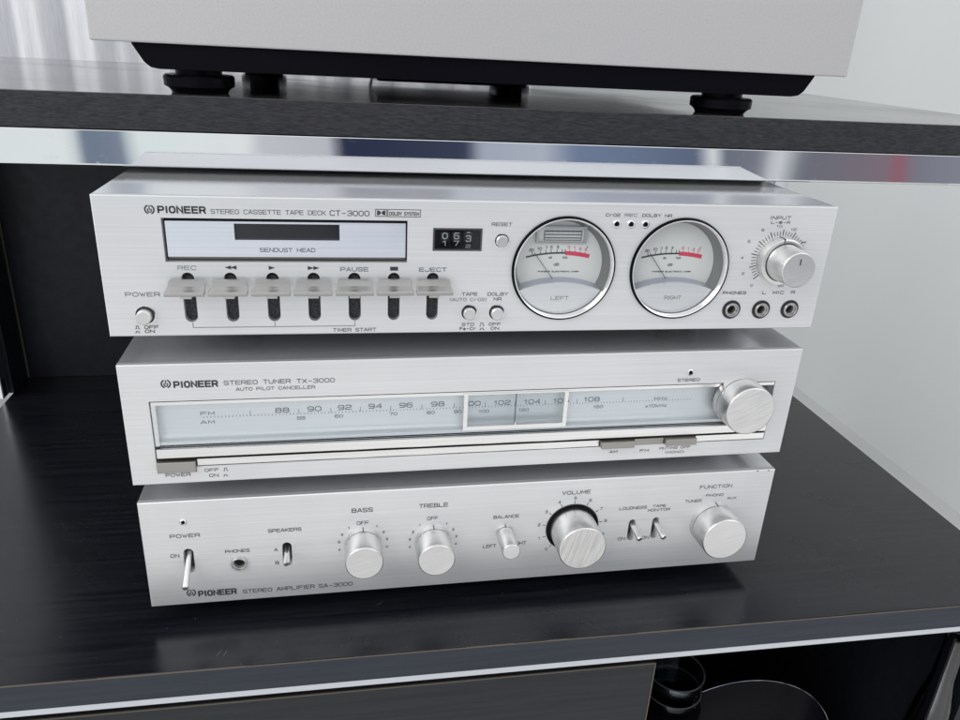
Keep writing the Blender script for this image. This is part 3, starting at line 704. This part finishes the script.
# input knob and its scale
ix, iz = 160.3, 40.6
rg = MB().lathe(ix, iz, [(13.1, 0), (13.0, -5.4), (12.7, -6.2), (12.1, -6.5), (10.8, -6.5), (10.7, -5.6)], 72).build('input_ring', M['knob'], D)
MB().box(ix - 2.2, ix - 1.7, -6.62, -.5, iz + 10.9, iz + 13.1).build('pointer', M['ink'], rg)
k = knob(D, 'input_knob', ix, iz, 9.6, 21.5, 'cap_fine', 10.4, None, False, -5, .6)
MB().prism(rect(ix - .3, ix + .3, iz + 2.8, iz + 6.0), -21.68, -21.5).build('pointer', M['ink'], k)
mb = MB()
for i in range(41):
    t = R(222 - i * 6.6); r0_, r1_ = 13.5, (16.6 if i % 4 == 0 else 15.8)
    mb.ribbon([(ix + r0_ * math.cos(t), iz + r0_ * math.sin(t)), (ix + r1_ * math.cos(t), iz + r1_ * math.sin(t))], .5 if i % 4 == 0 else .34, -.12)
for s_, p in (('0', (147.57, 25.66)), ('2', (141.11, 32.56)), ('4', (138.77, 41.46)), ('6', (141.12, 50.58)), ('8', (147.92, 56.90)), ('10', (157.27, 59.05)), ('12', (166.07, 57.40)), ('14', (173.61, 50.34)), ('20', (165.42, 25.53))):
    num(mb, s_, p, 1.25, -.12, .16, 1.1)
mb.build('scale_print', M['ink'], D, uv=False)

# ================================================================== TUNER
T, H = unit('tuner', (1.112, 1.157, 82.940, 0.01540, 69.895), 'silver radio tuner with long dial window and one big knob, middle of the stack', 235, 12.2)
wa, wb = (-176.80, 49.28), (176.83, 10.18)
wl = (-178.17, 6.83)
X0, X1, Z1, Z0 = wa[0], ((176.85, 49.26)[0] + wb[0]) / 2, wa[1], wl[1]
Zs = (-156.69, 10.05)[1]                                        # bottom of the long slot
hole = [(X0, Z0), ((-156.69, 10.05)[0], Z0), ((-156.69, 10.05)[0], Zs), (X1, Zs), (X1, Z1), (X0, Z1)]
sl = (120.41, 56.90)
MB().prism(rect(-190, 190, 0, H), 0, 3.2, [hole, circle(sl[0], sl[1], 1.5, 20)], [9, 2], chamfer=.45).build('front_panel', M['face'], T)
zt = (-177.22, 46.55)[1]; zg = (-176.65, 21.86)[1]; zr = (-176.86, 15.64)[1]
MB().box(X0 - .3, X1 + .3, 7.4, 8, Z0 - .3, Z1 + .3).build('window_well', M['groove'], T)
MB().box(X0 + .6, X1 - .4, .5, 4, zt, Z1 - .7).build('upper_trim', M['trim'], T, .2)
MB().box(X0 + .8, X1 - .6, -.9, 5, zr + .4, zg - .4).build('lower_trim', M['trim'], T, .4)
tw = MB(); bx = (-175.05, 27.17)[0]; n = 12
zz1, zz0 = zt + .2, zg
pr = [(6.0, zz1), (6.0, zz0 + 6.6)] + [(6.0 - 3.4 * (1 - math.cos(R(a_))), zz0 + 6.6 - 4.4 * math.sin(R(a_))) for a_ in range(15, 91, 15)] + [(2.3, zz0 + .5)]
m_ = len(pr); tw.add([(x, y, z) for x in (X0 + .5, X1 - 9) for y, z in pr], [(i, i + 1, m_ + i + 1, m_ + i) for i in range(m_ - 1)], True)
dial = tw.build('tuning_scale', M['scale'], T)
MB().box(X0 + .3, X0 + 2.6, 1.4, 6.4, zz0 + .4, zz1).build('end_block', M['trim'], T, .2)
MB().box(X0 + .5, X1 - .5, .9, 1.3, zz0 + .2, zz1).build('window_glass', M['tuner_glass'], T)
# scale print lies on the plate at y = 6
YP = 5.88
mb = MB()
for s_, p in (('88', (-110.96, 38.91)), ('90', (-93.91, 39.04)), ('92', (-77.62, 39.22)), ('94', (-61.00, 39.33)), ('96', (-44.02, 39.25)), ('98', (-26.17, 39.27)), ('100', (-6.47, 38.79)), ('102', (10.93, 38.66)), ('104', (28.59, 38.59)), ('106', (45.91, 38.55)), ('108', (64.50, 38.72))):
    num(mb, s_, p, 2.55, YP, .17, 1.2 if len(s_) == 2 else 1.0)
mb.build('scale_print', M['blue_ink'], dial, uv=False)
mb = MB()
for s_, p in (('55', (-101.17, 33.68)), ('60', (-80.90, 34.01)), ('70', (-51.08, 34.14)), ('80', (-30.03, 34.11)), ('90', (-14.63, 34.08)), ('100', (0.52, 33.63)), ('120', (23.96, 33.53)), ('160', (68.89, 33.73))):
    num(mb, s_, p, 1.6, YP, .18, 1.15 if len(s_) == 2 else 1.0)
a, b = (-151.70, 36.53), (126.37, 36.77)
pf = [(-127.67, 38.77), (-102.29, 38.24), (-85.20, 38.31), (-69.21, 38.56), (-52.46, 38.48), (-35.18, 38.70), (-16.78, 38.71), (1.04, 38.81), (18.55, 38.74), (36.32, 38.67), (55.57, 38.56), (83.79, 38.56)]
za = (-47.18, 36.46)[1]
for i in range(150):
    x = a[0] + (b[0] - a[0]) * i / 149; mb.ribbon([(x, za - .35), (x, za + .35)], .26, YP)
for p in pf: mb.ribbon([(p[0], za + .1), (p[0], za + 2.7)], .26, YP)
for s_, p, q in (('FM', (-153.01, 37.72), (-146.11, 37.59)), ('AM', (-153.44, 32.53), (-146.50, 32.51)), ('MHz', (103.42, 36.81), (111.66, 36.75)), ('x10kHz', (98.38, 32.12), (112.04, 32.03))):
    letters(mb, s_, p[0], q[0], (p[1] + q[1]) / 2, 1.75, YP, .17)
mb.build('scale_print', M['blue_ink'], dial, uv=False)
# dial pointer frame
fa, fb = (-12.56, 48.24), (47.94, 24.67)
pt = MB(); pt.prism(rect(fa[0], fb[0], fb[1] + .2, fa[1] - .2), -.6, .8, [rect(fa[0] + 2.4, fb[0] - 2.4, fb[1] + 2.8, fa[1] - 1.2)], [.9])
ptr = pt.build('dial_pointer', M['trim'], T, .15)
px = (17.57, 36.12)[0]
MB().box(px - .22, px + .22, .5, 1.0, fb[1] + 2.4, fa[1] - .4).build('needle', M['ink_soft'], ptr)
q = (17.12, 28.03); MB().box(px - .3, px + .3, -.75, -.5, fb[1] + .6, fb[1] + 4.6).build('needle_tip', M['white'], ptr)
MB().box(fa[0] + 2.3, fb[0] - 2.3, .2, .5, fb[1] + 2.7, fa[1] - 1.1).build('pointer_glass', M['tuner_glass'], ptr)
# strip of buttons
bz0, bz1 = Zs, zr - .2
xs = [(-156.49, 12.21)[0], (70.09, 12.64)[0], (91.17, 11.54)[0], (110.39, 10.54)[0], (130.59, 11.56)[0], X1]
MB().box(xs[0] + .3, xs[1] - .3, -.2, 4, bz0 + .5, bz1 - .8).build('button_strip', M['trim'], T, .25)
MB().box(xs[4] + .3, X1 - .5, -.2, 4, bz0 + .5, bz1 - .8).build('button_strip', M['trim'], T, .25)
MB().box(X0 + .5, xs[0] - .3, -3.0, 4, Z0 + 1.4, bz1 - .9).build('power_key', M['taupe'], T, .35)
for x0, x1, p in ((xs[1], xs[2], 3.8), (xs[2], xs[3], 1.0), (xs[3], xs[4], 3.8)):
    MB().box(x0 + .3, x1 - .3, -p, 4, bz0 + .4, bz1 - .8).build('selector_key', M['taupe'], T, .35)
# printing
logo(T, (-167.38, 59.11), 2.15)
text(T, 'PIONEER', (-163.33, 57.16), (-142.36, 56.99), 3.0, 'ink', w=.29, gap=.5)
text(T, 'STEREO TUNER', (-138.93, 57.72), (-105.56, 57.66), 2.15, 'ink_soft', w=.17)
text(T, 'TX-3000', (-102.23, 57.54), (-82.81, 57.46), 2.15, 'ink_soft', w=.17)
text(T, 'AUTO PILOT CANCELLER', (-133.15, 53.91), (-93.09, 54.19), 1.7, 'ink_soft', w=.17)
text(T, 'STEREO', (113.34, 51.15), (126.98, 51.20), 1.6, 'ink', w=.18)
text(T, 'POWER', (-172.81, 4.51), (-160.31, 4.48), 1.75, 'ink', w=.17)
text(T, 'OFF ^', (-152.76, 6.52), (-140.99, 6.55), 1.7, 'ink', w=.17)
text(T, 'ON _', (-150.63, 3.12), (-141.26, 3.17), 1.7, 'ink', w=.17)
text(T, 'AM', (77.10, 5.63), (81.81, 5.58), 1.4, 'ink', w=.2)
text(T, 'FM', (96.39, 5.46), (101.83, 5.37), 1.4, 'ink', w=.2)
text(T, 'MUTING OFF', (108.74, 6.38), (128.51, 6.28), 1.5, 'ink', w=.17)
text(T, '(MONO)', (112.71, 3.40), (125.09, 3.13), 1.4, 'ink', w=.17)
led(T, sl[0], sl[1], 1.1)
q = (153.60, 38.09)
knob(T, 'tuning_knob', q[0], q[1], 15.0, 16.4, 'cap', 15.5, 4.2, False)

# ================================================================== AMPLIFIER
A_, H = unit('amplifier', (1.148, 2.296, 0.000, 0.01123, 70.386), 'silver amplifier with a row of round knobs, lowest of the stack on the shelf', 240, 12.1)
A = A_
ps0, ps1 = (-166.51, 38.85), (-167.39, 22.25)
ss0, ss1 = (-112.34, 38.86), (-112.71, 22.22)
l0, l1 = (98.43, 39.25), (99.10, 23.50)
m0, m1 = (113.97, 39.71), (114.85, 23.78)
ld, pj = (-167.34, 56.96), (-139.42, 26.51)
vk = (59.41, 36.41)
sx1 = (l0[0] + l1[0]) / 2; sx2 = (m0[0] + m1[0]) / 2
hs = [slot(ps0[0], ps1[1], ps0[1], 5.6), slot(ss0[0], ss1[1], ss0[1], 5.4), slot(sx1, l1[1], l0[1], 4.6), slot(sx2, m1[1], m0[1], 4.6), circle(ld[0], ld[1], 1.3, 20), circle(pj[0], pj[1], 3, 24), circle(vk[0], vk[1], 16.4, 64)]
MB().prism(rect(-190, 190, 0, H), 0, 3.2, hs, [6, 6, 6, 6, 2, 2, 4], chamfer=.45).build('front_panel', M['face'], A)
MB().box(-189, 189, 6.2, 6.6, 2, H - 2).build('inner_plate', M['felt'], A)
MB().lathe(vk[0], vk[1], [(16.4, 3.6), (.02, 3.6)], 64).build('volume_well', M['hole'], A)
MB().lathe(vk[0], vk[1], [(16.9, -.02), (16.9, -.25), (16.3, -.3), (16.2, 3.5)], 72).build('volume_well_rim', M['black'], A)
logo(A, (-167.42, 8.10), 2.25)
text(A, 'PIONEER', (-163.28, 5.53), (-142.67, 5.19), 3.3, 'ink', w=.29, gap=.5)
text(A, 'STEREO AMPLIFIER', (-138.60, 5.07), (-97.80, 4.99), 2.4, 'ink', w=.17)
text(A, 'SA-3000', (-95.07, 5.02), (-75.39, 4.74), 2.4, 'ink', w=.17)
text(A, 'POWER', (-175.10, 46.62), (-159.42, 46.72), 2.1, 'ink', w=.17)
text(A, 'ON', (-176.12, 33.68), (-171.63, 33.56), 2.0, 'ink', w=.17)
text(A, 'PHONES', (-146.53, 34.30), (-133.28, 34.28), 1.8, 'ink', w=.18)
text(A, 'SPEAKERS', (-122.16, 46.31), (-103.85, 46.68), 2.0, 'ink', w=.18)
text(A, 'A', (-119.42, 33.39), (-117.64, 33.24), 1.9, 'ink', w=.18)
text(A, 'B', (-119.19, 24.22), (-117.40, 24.06), 1.9, 'ink', w=.18)
text(A, 'BASS', (-74.76, 56.45), (-63.07, 56.73), 2.5, 'ink', w=.17)
text(A, 'TREBLE', (-35.92, 56.77), (-19.07, 57.42), 2.4, 'ink', w=.17)
text(A, 'OFF', (-72.05, 48.00), (-65.45, 47.92), 2.2, 'ink', w=.15)
text(A, 'OFF', (-30.92, 48.18), (-24.67, 48.29), 2.2, 'ink', w=.15)
text(A, 'BALANCE', (9.26, 46.25), (24.76, 46.42), 1.9, 'ink', w=.18)
text(A, 'LEFT', (3.80, 25.54), (11.75, 25.48), 2.0, 'ink', w=.17)
text(A, 'RIGHT', (21.16, 26.19), (30.69, 26.16), 2.0, 'ink', w=.17)
text(A, 'VOLUME', (50.73, 60.41), (68.45, 60.70), 2.2, 'ink', w=.17)
text(A, 'LOUDNESS', (88.86, 46.85), (106.75, 47.09), 1.8, 'ink', w=.17)
text(A, 'TAPE', (110.86, 47.40), (119.41, 47.41), 1.6, 'ink', w=.18)
text(A, 'MONITOR', (107.92, 44.40), (122.55, 44.50), 1.7, 'ink', w=.18)
text(A, 'ON', (90.58, 24.34), (95.29, 24.27), 2.0, 'ink', w=.17)
text(A, 'ON', (106.64, 23.90), (111.41, 23.90), 2.0, 'ink', w=.17)
text(A, 'FUNCTION', (140.54, 58.93), (162.03, 59.15), 2.2, 'ink', w=.16)
text(A, 'PHONO', (145.67, 52.89), (157.25, 53.04), 1.7, 'ink', w=.16)
text(A, 'TUNER', (132.09, 49.24), (143.02, 49.40), 1.8, 'ink', w=.17)
text(A, 'AUX', (160.71, 50.04), (166.84, 50.16), 1.5, 'ink', w=.17)
def toggle(x, z0, tip):
    t = MB().tube([(x, 4, z0), (x + (tip[0] - x) * .25, -1.5, z0 + (tip[1] - z0) * .28), (tip[0], -12.0, tip[1]), (tip[0] + .1, -12.5, tip[1] - .15)], [1.35, 1.5, 1.95, 1.6], 20)
    return t.build('toggle_lever', M['knob'], A)
toggle(ps0[0], ps0[1] - 4.5, (-167.49, 21.45)); toggle(ss0[0], (ss0[1] + ss1[1]) / 2 + 2.5, (-112.01, 33.14))
toggle(sx1, l0[1] - 3.6, (99.38, 33.20)); toggle(sx2, m0[1] - 3.6, (115.14, 33.14))
led(A, ld[0], ld[1], 1.0); jack(A, pj[0], pj[1], 4.7, 3.6, False)
q = (-68.67, 34.26); bx, bz_ = q
for (x, z, p) in ((bx, bz_, (-68.67, 34.26)), ((-27.19, 32.90)[0], (-27.19, 32.90)[1], 0)):
    knob(A, 'tone_knob', x, z, 10.8, 18.8, 'cap_fine', 11.2, 3.8)
    mb = MB()
    for s_, dg in (('4', 192), ('3', 170), ('2', 148), ('2', 32), ('3', 10), ('4', -12)):
        num(mb, s_, (x + 14.2 * math.cos(R(dg)), z + 14.2 * math.sin(R(dg))), 1.3, -.12, .2, .8)
    for dg in (124, 56): num(mb, '1', (x + 14.4 * math.cos(R(dg)), z + 14.4 * math.sin(R(dg))), 1.3, -.12, .2, .8)
    mb.build('scale_print', M['ink'], A, uv=False)
q = (16.60, 36.14); knob(A, 'balance_knob', q[0], q[1], 5.3, 20, 'cap_fine', 5.5, 2.5, True, 0, .5)
knob(A, 'volume_knob', vk[0], vk[1], 14.6, 22, 'cap_v', 14.2, None, False, 3.4)
mb = MB()
for i in range(11):
    t = R(225 - 27 * i); mb.ribbon([(vk[0] + 17.6 * math.cos(t), vk[1] + 17.6 * math.sin(t)), (vk[0] + 19.2 * math.cos(t), vk[1] + 19.2 * math.sin(t))], .4, -.12)
    num(mb, str(i), (vk[0] + 21.6 * math.cos(t), vk[1] + 21.2 * math.sin(t)), 1.7, -.12, .17, .8)
mb.build('scale_print', M['ink'], A, uv=False)
q = (153.01, 33.20); knob(A, 'function_knob', q[0], q[1], 14.5, 18.8, 'cap_fine', 15.0, 4.0)
for x, z in (((177.82, 69.96)[0], H - .5), ((185.49, 70.12)[0], H - .6)):
    MB().prism([(x - .8, z - .3), (x + .2, z - .5), (x + .7, z + .1), (x - .3, z + .3)], -.1, .3).build('chip_mark', M['ink'], A, uv=False)

# ================================================================== TURNTABLE ON TOP
TT = empty('record_player', 10.18, 59.82, ZU, .0)
tag(TT, 'wide silver turntable plinth with black underside standing on the upper shelf', 'turntable')
W2 = 207.85
MB().box(-W2, W2, 0, 330, 24.37, 24.37 + 112).build('plinth', M['silver'], TT, .9)
b = 189.46
pr = [(-b, 24.37 - .1), (-b + 2.0, 24.37 - 3.5), (-b + 5.5, 24.37 - 9.2), (-b + 8.5, 24.37 - 11.6), (-b + 13, 24.37 - 12.3)]
poly = pr + [(-x, z) for x, z in reversed(pr)]
MB().prism(poly, 3.0, 322).build('base', M['gloss_black'], TT, .6)
for x, y in ((-160.68, 22), (141.82, 22), (-160.68 + 12, 270), (66, 290)):
    if 1:
        ft = MB().lathe(x, y, [(.1, 0.05), (14.5, .05), (15, 1.2), (16.3, 2.6), (18.2, 3.6), (18.4, 8.2), (17.4, 9.2), (12, 9.4), (12, 24.37 - 12), (.1, 24.37 - 12)], 56, axis='z').build('foot', M['gloss_black'], TT)
MB().box(-62, 36, 110, 220, 5.0, 24.37 - 12.4).build('motor_housing', M['black'], TT, 2)
MB().tube([(-60, 300, 12), (-58, 292, 3), (-40, 300, 1.8), (-10, 322, 1.8), (20, 345, 1.8)], 1.6, 10).build('cable', M['black'], TT)
